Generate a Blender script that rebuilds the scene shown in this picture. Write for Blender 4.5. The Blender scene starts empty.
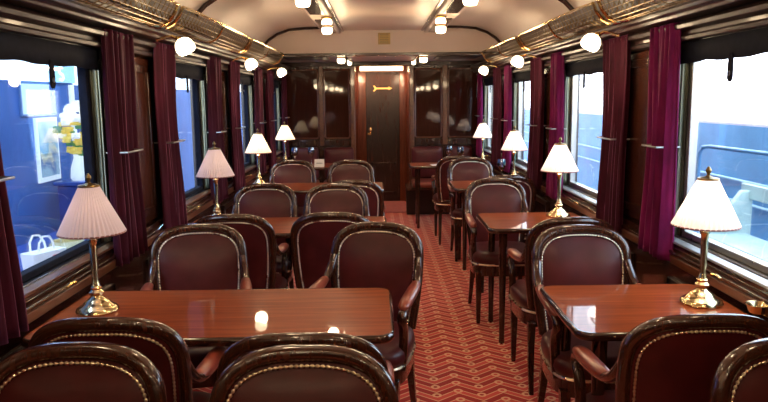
import bpy, math, random
from mathutils import Matrix, Vector
random.seed(4)
PI = math.pi
scn = bpy.context.scene
C = scn.collection
rad = math.radians

# ------------------------------------------------------------------ mesh builder
class MB:
    def __init__(s): s.v = []; s.f = []
    def add(s, vs, fs):
        o = len(s.v); s.v += [tuple(p) for p in vs]; s.f += [tuple(i + o for i in f) for f in fs]; return s
    def box(s, x0, x1, y0, y1, z0, z1):
        vs = [(x, y, z) for x in (x0, x1) for y in (y0, y1) for z in (z0, z1)]
        return s.add(vs, [(0,1,3,2),(4,6,7,5),(0,4,5,1),(2,3,7,6),(0,2,6,4),(1,5,7,3)])
    def rings(s, rs, closed=True, cap=True, loop=False):
        n = len(rs[0]); m = len(rs); vs = [p for r in rs for p in r]; fs = []
        for i in range(m if loop else m - 1):
            a = i * n; b = ((i + 1) % m) * n
            for j in range(n if closed else n - 1):
                k = (j + 1) % n
                fs.append((a + j, a + k, b + k, b + j))
        if cap and closed and not loop:
            fs.append(tuple(range(n - 1, -1, -1))); fs.append(tuple((m - 1) * n + j for j in range(n)))
        return s.add(vs, fs)
    def tube(s, path, r, n=8, loop=False, flat=None, up=None):
        """sweep an ellipse along a path; r number or list; flat = second radius; up = binormal hint"""
        P = [Vector(p) for p in path]; m = len(P); rs = []
        pu = Vector(up) if up else None
        for i in range(m):
            if loop: t = P[(i+1) % m] - P[i-1]
            else: t = P[min(i+1, m-1)] - P[max(i-1, 0)]
            t.normalize()
            u = pu.copy() if pu is not None else Vector((0, 0, 1))
            if abs(t.dot(u)) > .97: u = Vector((0, 1, 0)) if abs(t.y) < .9 else Vector((1, 0, 0))
            a = t.cross(u).normalized(); b = a.cross(t).normalized()
            if not up: pu = b
            ra = r[i] if isinstance(r, (list, tuple)) else r
            rb = ra if flat is None else (flat[i] if isinstance(flat, (list, tuple)) else flat)
            rs.append([P[i] + a * (ra * math.cos(2*PI*j/n)) + b * (rb * math.sin(2*PI*j/n)) for j in range(n)])
        return s.rings(rs, loop=loop)
    def lathe(s, prof, n=24, c=(0, 0, 0), wave=None, cap=True):
        rs = []
        for r, z in prof:
            ring = []
            for j in range(n):
                q = r * (1 + (wave if j % 2 else 0)) if wave else r
                ring.append((c[0] + q*math.cos(2*PI*j/n), c[1] + q*math.sin(2*PI*j/n), c[2] + z))
            rs.append(ring)
        return s.rings(rs, cap=cap)
    def prism(s, poly, axis, a, b):
        """polygon (two coordinates) extruded along axis from a to b"""
        n = len(poly)
        def P(p, t):
            return {'x': (t, p[0], p[1]), 'y': (p[0], t, p[1]), 'z': (p[0], p[1], t)}[axis]
        vs = [P(p, a) for p in poly] + [P(p, b) for p in poly]
        fs = [tuple(range(n - 1, -1, -1)), tuple(range(n, 2*n))]
        for j in range(n):
            k = (j+1) % n; fs.append((j, k, n+k, n+j))
        return s.add(vs, fs)
    def grid(s, fn, nu, nv):
        vs = [fn(i/(nu-1), j/(nv-1)) for j in range(nv) for i in range(nu)]
        fs = [(j*nu+i, j*nu+i+1, (j+1)*nu+i+1, (j+1)*nu+i) for j in range(nv-1) for i in range(nu-1)]
        return s.add(vs, fs)
    def ball(s, c, r, n=10, sq=(1, 1, 1)):
        m = n // 2; rs = []
        for i in range(1, m):
            a = PI * i / m
            rs.append([(c[0] + sq[0]*r*math.sin(a)*math.cos(2*PI*j/n), c[1] + sq[1]*r*math.sin(a)*math.sin(2*PI*j/n), c[2] - sq[2]*r*math.cos(a)) for j in range(n)])
        return s.rings(rs)
    def xf(s, M):
        s.v = [tuple(M @ Vector(p)) for p in s.v]; return s
    def build(s, name, mat, parent=None, loc=None, bevel=0, smooth=40, solid=0, subsurf=0):
        me = bpy.data.meshes.new(name); me.from_pydata(s.v, [], s.f); me.validate()
        import bmesh
        bm = bmesh.new(); bm.from_mesh(me); bmesh.ops.recalc_face_normals(bm, faces=bm.faces[:]); bm.to_mesh(me); bm.free()
        me.materials.append(mat)
        if smooth:
            for p in me.polygons: p.use_smooth = True
            me.set_sharp_from_angle(angle=rad(smooth))
        o = bpy.data.objects.new(name, me); C.objects.link(o)
        if loc: o.location = loc
        if parent: o.parent = parent
        if solid:
            m = o.modifiers.new('solid', 'SOLIDIFY'); m.thickness = solid; m.offset = 0
        if bevel:
            m = o.modifiers.new('bevel', 'BEVEL'); m.width = bevel; m.segments = 2; m.limit_method = 'ANGLE'; m.angle_limit = rad(35)
        if subsurf:
            m = o.modifiers.new('sub', 'SUBSURF'); m.levels = subsurf; m.render_levels = subsurf
        return o

def tag(o, label=None, cat=None, group=None, kind=None):
    if label: o['label'] = label
    if cat: o['category'] = cat
    if group: o['group'] = group
    if kind: o['kind'] = kind
    return o
def empty(name, loc=(0, 0, 0), rz=0):
    o = bpy.data.objects.new(name, None); C.objects.link(o); o.location = loc; o.rotation_euler = (0, 0, rz)
    o.empty_display_size = .1; return o
def struct(o): o['kind'] = 'structure'; return o
def copy_tree(o, parent=None):
    kids = list(o.children)
    c = o.copy(); C.objects.link(c); c.parent = parent
    for ch in kids: copy_tree(ch, c)
    return c

# ------------------------------------------------------------------ materials
class NT:
    def __init__(s, name):
        s.m = bpy.data.materials.new(name); s.m.use_nodes = True; s.t = s.m.node_tree
        s.b = s.t.nodes['Principled BSDF']; s.out = s.t.nodes['Material Output']
    def n(s, typ, **kw):
        d = s.t.nodes.new(typ)
        for k, v in kw.items(): setattr(d, k, v)
        return d
    def l(s, a, b): s.t.links.new(a, b)
    def math(s, op, a, b=None, c=None):
        d = s.n('ShaderNodeMath', operation=op)
        for i, v in enumerate((a, b, c)):
            if v is None: continue
            if isinstance(v, (int, float)): d.inputs[i].default_value = v
            else: s.l(v, d.inputs[i])
        return d.outputs[0]
    def ramp(s, fac, stops):
        d = s.n('ShaderNodeValToRGB'); e = d.color_ramp.elements
        while len(e) < len(stops): e.new(.5)
        for q, (p, c) in zip(e, stops): q.position = p; q.color = (*c, 1)
        s.l(fac, d.inputs[0]); return d.outputs[0]
    def noise(s, scale, detail=3, sc=(1, 1, 1), coord='Object', rough=.5, dist=0):
        tc = s.n('ShaderNodeTexCoord'); mp = s.n('ShaderNodeMapping'); mp.inputs['Scale'].default_value = sc
        s.l(tc.outputs[coord], mp.inputs[0]); d = s.n('ShaderNodeTexNoise')
        d.inputs['Scale'].default_value = scale; d.inputs['Detail'].default_value = detail
        d.inputs['Roughness'].default_value = rough; d.inputs['Distortion'].default_value = dist
        s.l(mp.outputs[0], d.inputs['Vector']); return d.outputs['Fac']
    def bump(s, h, strength=.2, dist=.01):
        d = s.n('ShaderNodeBump'); d.inputs['Strength'].default_value = strength; d.inputs['Distance'].default_value = dist
        s.l(h, d.inputs['Height']); s.l(d.outputs[0], s.b.inputs['Normal'])
    def set(s, **kw):
        for k, v in kw.items():
            k = {'base': 'Base Color', 'rough': 'Roughness', 'metal': 'Metallic', 'coat': 'Coat Weight', 'coatr': 'Coat Roughness', 'emit': 'Emission Color',
                 'es': 'Emission Strength', 'sheen': 'Sheen Weight', 'sheenr': 'Sheen Roughness', 'sheent': 'Sheen Tint', 'spec': 'Specular IOR Level', 'trans': 'Transmission Weight', 'alpha': 'Alpha', 'sss': 'Subsurface Weight'}[k]
            if isinstance(v, tuple) and len(v) == 3: v = (*v, 1)
            s.b.inputs[k].default_value = v
        return s

def plain(name, base, rough=.5, var=.12, nscale=6, **kw):
    n = NT(name); n.set(rough=rough, **kw)
    f = n.noise(nscale, 3)
    lo = tuple(c*(1-var) for c in base); hi = tuple(min(1, c*(1+var)) for c in base)
    n.l(n.ramp(f, [(.3, lo), (.7, hi)]), n.b.inputs['Base Color']); return n.m
def wood(name, dark, light, rough=.15, sc=(3, 3, 40), scale=3, coat=.6, bump=.04):
    n = NT(name); n.set(rough=rough, coat=coat, coatr=.06)
    f = n.noise(scale, 6, sc, dist=.6, rough=.6)
    n.l(n.ramp(f, [(.3, dark), (.55, tuple((a+b)/2 for a, b in zip(dark, light))), (.75, light)]), n.b.inputs['Base Color'])
    if bump: n.bump(f, bump, .004)
    return n.m
def glow(name, col, strength, base=(.9, .85, .75)):
    n = NT(name); n.set(base=base, rough=.4, emit=col, es=strength); return n.m

M = {}
M['chair_wood'] = wood('dark polished chair wood', (.028, .008, .004), (.075, .020, .009), .22, (6, 6, 1.2), 9, .7)
M['table_wood'] = wood('mahogany table veneer', (.22, .042, .012), (.42, .095, .026), .35, (1.2, 22, 8), 2.0, .70, 0)
M['table_wood'].node_tree.nodes['Principled BSDF'].inputs['Coat Roughness'].default_value = .03
M['table_wood'].node_tree.nodes['Principled BSDF'].inputs['Specular IOR Level'].default_value = .05
M['table_edge'] = wood('dark table edging', (.02, .006, .004), (.075, .022, .010), .15, (4, 4, 4), 4, .8)
M['wall_wood'] = wood('dark mahogany panelling', (.018, .006, .004), (.065, .019, .010), .22, (12, 12, 1.2), 2.5, .6)
M['red_wood'] = wood('red mahogany', (.10, .022, .009), (.24, .058, .022), .22, (22, 22, 1.2), 2.5, .5)
M['pier_wood'] = wood('dark red pier mahogany', (.035, .009, .005), (.085, .022, .011), .25, (22, 22, 1.2), 2.5, .35)
M['cornice'] = wood('polished cornice wood', (.016, .005, .003), (.050, .014, .007), .30, (10, .8, 10), 3, .22)
M['pelmet'] = wood('dull pelmet wood', (.014, .005, .004), (.045, .014, .009), .45, (10, .8, 10), 3, .08)
M['strip_wood'] = wood('sill wood', (.09, .028, .011), (.19, .065, .026), .3, (10, .8, 10), 4, .25)
M['dark'] = plain('near black wood', (.010, .006, .006), .3, coat=.3)
M['lacquer'] = wood('dark lacquered panel', (.034, .009, .005), (.055, .016, .009), .035, (14, 14, 1.2), 3, 0, 0)
n = NT('oxblood leather'); n.set(rough=.40, coat=.14, coatr=.22, spec=.25)
f = n.noise(7, 3); n.l(n.ramp(f, [(.3, (.058, .008, .009)), (.7, (.100, .014, .015))]), n.b.inputs['Base Color'])
n.bump(n.noise(260, 2), .12, .002); M['leather'] = n.m
n = NT('red arm leather'); n.set(rough=.28, coat=.3, coatr=.2)
f = n.noise(9, 3); n.l(n.ramp(f, [(.3, (.22, .040, .024)), (.7, (.33, .075, .045))]), n.b.inputs['Base Color'])
n.bump(n.noise(240, 2), .1, .002); M['arm_leather'] = n.m
def velvet(name, a, b):
    n = NT(name); n.set(rough=.75, sheen=.5, sheenr=.35, sheent=(.9, .25, .55), spec=.2)
    f = n.noise(14, 4, (1, 1, .4)); n.l(n.ramp(f, [(.3, a), (.7, b)]), n.b.inputs['Base Color']); n.bump(n.noise(60, 2), .15, .004); return n.m
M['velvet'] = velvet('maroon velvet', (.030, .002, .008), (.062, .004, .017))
M['velvet_daylit'] = velvet('daylit maroon velvet', (.10, .004, .045), (.22, .009, .10))  # lit copy of the maroon velvet, window light put into its colour
def metal(name, col, rough):
    n = NT(name); n.set(metal=1.0, base=col)
    f = n.noise(20, 2); r = n.math('MULTIPLY_ADD', f, .12, rough - .06); n.l(r, n.b.inputs['Roughness']); return n.m
M['brass'] = metal('polished brass', (.78, .55, .22), .2)
M['old_brass'] = metal('aged brass', (.25, .165, .065), .32)
M['nail'] = metal('brass nail heads', (.95, .82, .60), .28)
M['lamp_brass'] = metal('pale lamp brass', (.80, .66, .36), .18)
M['steel'] = metal('grey metal', (.45, .46, .44), .3)
M['guide'] = metal('greenish guide metal', (.30, .34, .26), .3)
M['alu'] = plain('pale sill metal', (.42, .46, .50), .3, .08, metal=.5)
M['ceiling'] = plain('cream ceiling paint', (.70, .56, .46), .5, .05, 2, coat=.25, coatr=.25)
M['ceiling_end'] = plain('end bay ceiling paint', (.60, .50, .43), .4, .05, 2)
M['trim_dark'] = plain('dark ceiling beading', (.03, .012, .008), .25, coat=.5)
M['blind'] = plain('navy blind cloth', (.010, .012, .022), .85, .2, 30, spec=.15)
M['tab'] = plain('dark blind tab', (.008, .008, .016), .85, spec=.1)
def shade(name, col, es, ecol):
    n = NT(name); n.set(base=col, rough=.8, emit=ecol, es=es)
    tr = n.n('ShaderNodeBsdfTranslucent'); tr.inputs[0].default_value = (*col, 1)
    mx = n.n('ShaderNodeMixShader'); mx.inputs[0].default_value = .4
    f = n.noise(12, 2)
    n.l(n.ramp(f, [(.3, tuple(c*.94 for c in col)), (.7, col)]), n.b.inputs['Base Color'])
    n.l(n.b.outputs[0], mx.inputs[1]); n.l(tr.outputs[0], mx.inputs[2]); n.l(mx.outputs[0], n.out.inputs[0]); return n.m
M['shade_pale'] = shade('pleated pale pink shade', (.84, .70, .70), .17, (1, .82, .82))  # faint glow added to the shades of unlit lamps
M['shade_warm'] = shade('warm lit shade', (.85, .75, .62), .75, (1, .76, .5))
M['shade_daylit'] = shade('white daylit shade', (.86, .79, .77), .40, (1, .86, .82))  # glow stands for window daylight coming through the shade
M['shade_trim'] = plain('shade edging braid', (.26, .09, .08), .7)
M['bulb_glass'] = glow('frosted lit glass', (1, .80, .52), 6)
M['door_glow'] = glow('door head light', (1, .78, .48), 5)
def pane(name, tint, refl):
    n = NT(name); tr = n.n('ShaderNodeBsdfTransparent'); tr.inputs[0].default_value = (*tint, 1)
    gl = n.n('ShaderNodeBsdfGlossy'); gl.inputs['Roughness'].default_value = .02
    fr = n.n('ShaderNodeLayerWeight'); fr.inputs[0].default_value = .5 if refl > 1 else .3
    k = n.math('MULTIPLY', fr.outputs['Fresnel'], refl); mx = n.n('ShaderNodeMixShader')
    n.l(k, mx.inputs[0]); n.l(tr.outputs[0], mx.inputs[1]); n.l(gl.outputs[0], mx.inputs[2]); n.l(mx.outputs[0], n.out.inputs[0]); return n.m
M['pane'] = pane('window pane glass', (.90, .95, 1.0), .40)
M['wine'] = pane('drinking glass', (.80, .88, .97), 2.2)
M['paper'] = plain('white card', (.82, .80, .76), .6, .04)
M['ink'] = plain('dark ink', (.03, .03, .04), .6)

# carpet: columns of slanted bars with pale outlines and small curls between them
n = NT('red figured carpet'); n.set(rough=.9, sheen=.2, spec=.1)
tc = n.n('ShaderNodeTexCoord'); sp = n.n('ShaderNodeSeparateXYZ'); n.l(tc.outputs['Object'], sp.inputs[0])
X, Y = sp.outputs[0], sp.outputs[1]
cx = n.math('DIVIDE', X, .115); col = n.math('FLOOR', cx); sx = n.math('SUBTRACT', cx, col)
par = n.math('FLOORED_MODULO', col, 2); dr = n.math('MULTIPLY_ADD', par, 2, -1)
t = n.math('ADD', n.math('DIVIDE', Y, .105), n.math('MULTIPLY', n.math('MULTIPLY', dr, n.math('SUBTRACT', sx, .5)), .9))
ft = n.math('FRACT', t)
d0 = n.math('ABSOLUTE', n.math('SUBTRACT', ft, .5))
l1 = n.math('LESS_THAN', n.math('ABSOLUTE', n.math('SUBTRACT', d0, .22)), .045)
bar = n.math('LESS_THAN', d0, .20)
yy = n.math('FRACT', n.math('ADD', n.math('DIVIDE', Y, .105), n.math('MULTIPLY', n.math('FLOORED_MODULO', n.math('ROUND', cx), 2), .5)))
ex = n.math('MULTIPLY', n.math('SUBTRACT', cx, n.math('ROUND', cx)), .115); ey = n.math('MULTIPLY', n.math('SUBTRACT', yy, .5), .105)
rr = n.math('SQRT', n.math('ADD', n.math('MULTIPLY', ex, ex), n.math('MULTIPLY', ey, ey)))
ring = n.math('LESS_THAN', n.math('ABSOLUTE', n.math('SUBTRACT', rr, .018)), .007)
inner = n.math('LESS_THAN', rr, .026)
lines = n.math('MAXIMUM', n.math('MULTIPLY', l1, n.math('SUBTRACT', 1, inner)), ring)
def mixc(a, b, f):
    d = n.n('ShaderNodeMix', data_type='RGBA')
    for s_, v in ((6, a), (7, b)):
        if isinstance(v, tuple): d.inputs[s_].default_value = (*v, 1)
        else: n.l(v, d.inputs[s_])
    n.l(f, d.inputs[0]); return d.outputs[2]
nz = n.noise(5, 3); base = mixc((.48, .024, .034), (.62, .045, .042), nz)
c1 = mixc(base, (.82, .12, .11), bar); c2 = mixc(c1, (1.0, .62, .42), lines)
n.l(c2, n.b.inputs['Base Color']); n.bump(n.noise(300, 2), .3, .004); M['carpet'] = n.m

# ------------------------------------------------------------------ layout numbers (metres; x across, y along the carriage, z up)
BAY = 1.922
W = 1.33
def wc(k): return 2.52 + BAY * k            # middle of window k
Y0, YB, YE, YD = -1.6, 7.30, 9.30, 10.30   # rear wall, bulkhead, end wall, door wall

# ---- shell
struct(MB().box(-1.45, 1.45, Y0, YD + .1, -.1, 0).build('floor', M['carpet'], smooth=0))
def side_wall(sg, name):
    b = MB()
    def bx(y0, y1, z0, z1): b.box(min(sg*W, sg*(W+.09)), max(sg*W, sg*(W+.09)), y0, y1, z0, z1)
    bx(Y0, YE + .1, 0, .85); bx(Y0, YE + .1, 1.765, 2.3)
    e = [Y0] + [q for k in range(4) for q in (wc(k) - .44, wc(k) + .72)] + [YE + .1]
    for i in range(0, len(e), 2): bx(e[i], e[i+1], .85, 1.765)
    return struct(b.build(name, M['wall_wood'], smooth=0))
side_wall(-1, 'wall_left'); side_wall(1, 'wall_right')
struct(MB().box(-1.42, 1.42, Y0 - .1, Y0, 0, 2.4).build('wall_rear', M['wall_wood'], smooth=0))
HX0, HX1 = -.355, .365                      # passage to the door
b = MB().box(-1.42, HX0, YE, YE + .08, 0, 2.05).box(HX1, 1.42, YE, YE + .08, 0, 2.05)
struct(b.build('wall_end', M['wall_wood'], smooth=0))
b = MB().box(HX0 - .06, HX0, YE + .08, YD, 0, 2.05).box(HX1, HX1 + .06, YE + .08, YD, 0, 2.05).box(HX0 - .06, HX1 + .06, YD + .02, YD + .1, 0, 2.05)
struct(b.build('wall_passage', M['red_wood'], smooth=0))

# vaulted ceiling
prof = [(1.34, 1.90), (1.29, 1.97), (1.26, 2.02), (1.225, 2.065), (1.165, 2.125), (1.08, 2.18), (.96, 2.222), (.80, 2.236), (.62, 2.24)]
def vault(inset=0, dz=0): return [(x - inset, z - dz) for x, z in prof] + [(-x + inset, z - dz) for x, z in reversed(prof)]
pts = vault(); outer = [(x*1.06, z + .07) for x, z in pts]
b = MB()
for y_ in (0,):
    poly = pts + outer[::-1]
    n_ = len(pts)
    vs = [(x, y, z) for y in (Y0, YB + .06) for x, z in poly]; m = len(poly); fs = []
    for j in range(m):
        k = (j + 1) % m; fs.append((j, k, m + k, m + j))
    b.add(vs, fs)
struct(b.build('ceiling', M['ceiling'], smooth=60))
struct(MB().box(-1.4, 1.4, YB + .06, YD + .1, 1.985, 2.06).build('ceiling_end', M['ceiling_end'], smooth=0))
# bulkhead fascia closing the vault, with its dark beading
low = 1.965
poly = [(x, z) for x, z in pts if z > low]
poly = [(1.295, low)] + poly + [(-1.295, low)]
struct(MB().prism(poly, 'y', YB, YB + .05).build('wall_bulkhead', M['ceiling'], smooth=0))
arch = [(x - .012*(1 if x > 0 else -1), YB - .01, z - .012) for x, z in pts if z > 1.96]
struct(MB().tube(arch, .014, 8).build('trim_1', M['trim_dark']))
struct(MB().box(-1.27, 1.27, YB - .02, YB + .07, low - .02, low + .008).build('trim_2', M['trim_dark'], bevel=.004))
rib = [(x - .012*(1 if x > 0 else -1), 4.62, z - .012) for x, z in pts if z > 1.95]
struct(MB().tube(rib[:6], .016, 8).build('trim_3', M['trim_dark']))
struct(MB().tube(rib[-6:], .016, 8).build('trim_4', M['trim_dark']))
# centre panel and its dark edging, long light boards each side
struct(MB().box(-.40, .40, Y0, YB, 2.20, 2.215).build('trim_5', M['ceiling'], smooth=0))
for i, sg in enumerate((-1, 1)):
    struct(MB().box(sg*.405-.013, sg*.405+.013, Y0, YB - .01, 2.188, 2.232).build('trim_%d' % (6+i), M['trim_dark'], bevel=.004))
    x0, x1 = sorted((sg*.425, sg*.60))
    bo = struct(MB().box(x0, x1, Y0, YB - .03, 2.165, 2.245).build('trim_%d' % (8+i), M['ceiling'], bevel=.01))
    bb = MB()
    for y0, y1 in ((-1.3, 1.9), (2.35, 3.95), (4.2, 5.55), (5.95, 7.1)):
        bb.box(x0 + .03, x1 - .03, y0, y1, 2.155, 2.17)
    bb.build('inlay', M['trim_dark'], bo, bevel=.003)
    ed = MB().box(min(sg*.60, sg*.625), max(sg*.60, sg*.625), Y0, YB - .03, 2.195, 2.245)
    ed.build('beading', M['trim_dark'], bo, bevel=.004)
# end ceiling beading and dark grille slots
struct(MB().box(-1.3, 1.3, YE - .05, YE, 1.93, 1.985).build('trim_10', M['cornice'], bevel=.006))
for i, sg in enumerate((-1, 1)):
    x0, x1 = sorted((sg*.62, sg*1.12))
    struct(MB().box(x0, x1, 7.95, 8.55, 1.972, 1.986).build('trim_%d' % (11+i), M['dark'], bevel=.004))
    x0, x1 = sorted((sg*.395, sg*.42))
    struct(MB().box(x0, x1, YB + .07, YE - .05, 1.965, 1.986).build('trim_%d' % (13+i), M['trim_dark'], bevel=.004))
# cornices, pelmet mouldings, sill mouldings and skirting along the side walls
M['lacquer'].node_tree.nodes['Principled BSDF'].inputs['Specular IOR Level'].default_value = .45
tn = 15
for sg, side in ((-1, 'left'), (1, 'right')):
    def P(a): return [(sg*x, z) for x, z in a]
    struct(MB().prism(P([(1.335, 1.835), (1.20, 1.835), (1.195, 1.85), (1.17, 1.855), (1.165, 1.872), (1.185, 1.878), (1.185, 1.90), (1.16, 1.905), (1.165, 1.925), (1.335, 1.96)]), 'y', Y0, YE).build('trim_%d' % tn, M['cornice'], bevel=.004)); tn += 1
    struct(MB().prism(P([(1.335, 1.95), (1.215, 1.95), (1.205, 2.045), (1.225, 2.065), (1.335, 2.07)]), 'y', Y0, YB).build('trim_%d' % tn, M['cornice'], bevel=.004)); tn += 1
    struct(MB().prism(P([(1.335, 1.748), (1.27, 1.748), (1.265, 1.765), (1.285, 1.772), (1.285, 1.79), (1.25, 1.797), (1.245, 1.815), (1.27, 1.834), (1.335, 1.834)]), 'y', Y0, YE).build('trim_%d' % tn, M['pelmet'], bevel=.003)); tn += 1
    struct(MB().prism(P([(1.335, .80), (1.265, .80), (1.262, .815), (1.29, .825), (1.29, .846), (1.335, .846)]), 'y', Y0, YE).build('trim_%d' % tn, M['wall_wood'], bevel=.003)); tn += 1
    struct(MB().prism(P([(1.335, .755), (1.27, .755), (1.265, .795), (1.335, .799)]), 'y', Y0, YE).build('trim_%d' % tn, M['strip_wood'], bevel=.004)); tn += 1
    struct(MB().prism(P([(1.335, 0), (1.295, 0), (1.295, .13), (1.31, .15), (1.335, .15)]), 'y', Y0, YE).build('baseboard_' + side, M['wall_wood'], bevel=.003))
    for k in range(5):                      # red wood pier panels between the windows
        yc = wc(k) - BAY/2 + .14
        b = MB().box(min(sg*1.308, sg*1.335), max(sg*1.308, sg*1.335), yc - .30, yc + .30, .86, 1.74)
        o = struct(b.build('trim_%d' % tn, M['pier_wood'], bevel=.006)); tn += 1
        bb = MB()
        for y0, y1, z0, z1 in ((-.26, .26, 1.66, 1.70), (-.26, .26, .9, .94), (-.26, -.23, .9, 1.7), (.23, .26, .9, 1.7)):
            bb.box(min(sg*1.298, sg*1.312), max(sg*1.298, sg*1.312), yc + y0, yc + y1, z0, z1)
        bb.build('moulding', M['wall_wood'], o, bevel=.003)
# lower wall panels
for sg in (-1, 1):
    for k in range(4):
        b = MB(); y0, y1 = wc(k) - .72, wc(k) + .72
        for a0, a1, z0, z1 in ((y0, y1, .62, .66), (y0, y1, .22, .26), (y0, y0+.04, .22, .66), (y1-.04, y1, .22, .66)):
            b.box(min(sg*1.312, sg*1.335), max(sg*1.312, sg*1.335), a0, a1, z0, z1)
        struct(b.build('trim_%d' % tn, M['cornice'], bevel=.004)); tn += 1

# ---- windows (frame, sash, guides, pane, sill, latch), blinds
side_name = {-1: 'wide tables', 1: 'small tables'}
ordn = ['first', 'second', 'third', 'fourth']
wn = 1
for sg in (-1, 1):
    for k in range(4):
        c = wc(k)
        def bx(b, xa, xb, y0, y1, z0, z1): return b.box(min(sg*xa, sg*xb), max(sg*xa, sg*xb), c+y0, c+y1, z0, z1)
        fr = MB()
        bx(fr, 1.295, 1.40, -.48, -.42, .85, 1.765); bx(fr, 1.295, 1.40, .70, .76, .85, 1.765); bx(fr, 1.31, 1.40, -.42, .70, 1.70, 1.765); bx(fr, 1.31, 1.40, -.42, .70, .85, .872)
        w = struct(fr.build('window_%d' % wn, M['dark'], bevel=.005)); wn += 1
        for s2 in (-1, 1):
            NE = 0 if s2 > 0 else .28
            g = MB(); y0, y1 = sorted((NE + s2*.70, NE + s2*.665)); bx(g, 1.312, 1.345, y0, y1, .872, 1.70); y0, y1 = sorted((NE + s2*.69, NE + s2*.675)); bx(g, 1.303, 1.313, y0, y1, .872, 1.70)
            g.build('guide_rail', M['guide'], w, bevel=.003)
            g = MB(); y0, y1 = sorted((NE + s2*.665, NE + s2*.64)); bx(g, 1.33, 1.36, y0, y1, .872, 1.70); g.build('guide_channel', M['dark'], w)
            g = MB(); y0, y1 = sorted((NE + s2*.64, NE + s2*.61)); bx(g, 1.335, 1.375, y0, y1, .872, 1.70); g.build('sash_stile', M['steel'] if sg > 0 else M['blind'], w, bevel=.004)
        g = MB(); bx(g, 1.335, 1.375, -.33, .61, .872, .90); g.build('sash_rail', M['steel'] if sg > 0 else M['blind'], w, bevel=.004)
        g = MB(); bx(g, 1.352, 1.358, -.34, .62, .89, 1.71); g.build('pane', M['pane'], w, smooth=0)
        g = MB().prism([(sg*1.335, .847), (sg*1.278, .847), (sg*1.278, .858), (sg*1.335, .872)], 'y', c - .42, c + .70); g.build('sill', M['alu'] if sg > 0 else M['strip_wood'], w, bevel=.002)
        g = MB().tube([(sg*1.27, c+.14, .812), (sg*1.25, c+.14, .818), (sg*1.245, c+.11, .822), (sg*1.245, c+.07, .816)], .006, 8).ball((sg*1.245, c+.14, .818), .009, 8)
        g.build('latch', M['brass'], w)
        # roller blind pulled down a hand's width
        bl = empty('window_blind', (sg*1.304, c, 1.70))
        nm = ordn[k]
        tag(bl, 'narrow navy roller blind with hanging tab above %s window beside the %s' % (nm, side_name[sg]), 'blind', 'window blinds')
        def bf(u, v): return (sg*(.002*math.sin(u*9)), -.42 + 1.10*u, .045 - v*(.092 + .003*math.sin(u*14 + k) + .002*math.sin(u*31)))
        MB().grid(bf, 60, 3).build('cloth', M['blind'], bl, solid=.003)
        dy = .20
        tb = [(dy + .017*math.cos(a), -.047 + .02*math.sin(a)) for a in [PI*i/8 for i in range(9)]] + [(dy + .019*math.cos(a), -.115 + .022*math.sin(a)) for a in [PI + PI*i/8 for i in range(9)]]
        x0, x1 = sorted((-sg*.004, -sg*.010))
        tbo = MB().prism(tb, 'x', x0, x1).build('pull_tab', M['tab'], bl, bevel=.001)
        MB().tube([(-sg*.012, dy + .008*math.cos(a), -.105 + .008*math.sin(a)) for a in [2*PI*i/12 for i in range(12)]], .0022, 6, loop=True).build('eyelet', M['steel'], tbo)

# ---- curtains
def curtain(sg, yc, w, label, mat, folds=5, ph=0, bulge=0, zt=1.828, hold=1.28, zb=.765):
    r = empty('velvet_curtain', (sg*1.250, yc, zb)); tag(r, label, 'curtain', 'maroon velvet curtains')
    H = zt - zb
    def f(u, v):
        z = v * H; q = (z + zb - hold) / .35
        pinch = 1 - .16*math.exp(-q*q) + .05*(1-v)
        y = (u - .5) * w * pinch + bulge*math.exp(-((v-.75)/.3)**2)*(-.03)
        a = .012 + .012*(1-v)
        x = a*math.sin(2*PI*folds*u + ph + .5*math.sin(3*v+ph)) + .006*math.sin(2*PI*folds*2.3*u + 1.7*ph)
        x += .008*math.exp(-q*q)
        return (sg*x, y, z)
    MB().grid(f, folds*12 + 1, 26).build('cloth', mat, r, smooth=80, solid=.004)
    hb = MB().tube([(sg*.06, -.36*w*.84, hold - zb), (-sg*.047, -.36*w*.84, hold - zb), (-sg*.05, 0, hold - zb), (-sg*.047, .36*w*.84, hold - zb), (sg*.06, .36*w*.84, hold - zb)], .0045, 8)
    hb.build('holdback', M['steel'], r)
    hd = MB().box(min(sg*.045, sg*.055), max(sg*.045, sg*.055), -w*.45, w*.45, H - .03, H - .012); hd.build('heading_tape', mat, r)
    return r
for sg in (-1, 1):
    for k in range(4):
        c = wc(k); nm = ordn[k]
        mat = M['velvet'] if sg < 0 else M['velvet_daylit']
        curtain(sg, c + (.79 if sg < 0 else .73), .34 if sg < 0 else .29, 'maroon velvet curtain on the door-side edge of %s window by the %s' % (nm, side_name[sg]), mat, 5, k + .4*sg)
        curtain(sg, c - (.39 if sg < 0 else .53) - (.05 if k == 0 else 0), .38, 'maroon velvet curtain on the viewer-side edge of %s window by the %s' % (nm, side_name[sg]), M['velvet'], 6, 1.3*k + 2 + sg, 1)

# ---- armchair
def outline(a, top, zs, n=2.9, N=26, z0=.45, low=.86):
    """right half going up, over the arch and down the other side: (x, z)"""
    R = [(a*(low + (1-low)*math.sin(PI/2*i/7)), z0 + (zs - z0)*i/7) for i in range(7)]
    A = []
    for i in range(N + 1):
        t = PI/2*i/N
        A.append((a*max(0, math.cos(t))**(2/n), zs + (top - zs)*max(0, math.sin(t))**(2/n)))
    half = R + A
    return half + [(-x, z) for x, z in reversed(half[:-1])]
def back_pt(x, z, off=0):
    y = .215 + (z - .45)*.17 - (x/.225)**2*.035
    return (x, y + off, z)
def resample(path, step):
    P = [Vector(p) for p in path]; out = [P[0]]; acc = 0
    for a, b_ in zip(P, P[1:]):
        L = (b_-a).length
        while acc + L >= step and L > 1e-9:
            q = (step - acc)/L; a = a + (b_-a)*q; out.append(a.copy()); L = (b_-a).length; acc = 0
        acc += L
    return out
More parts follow.
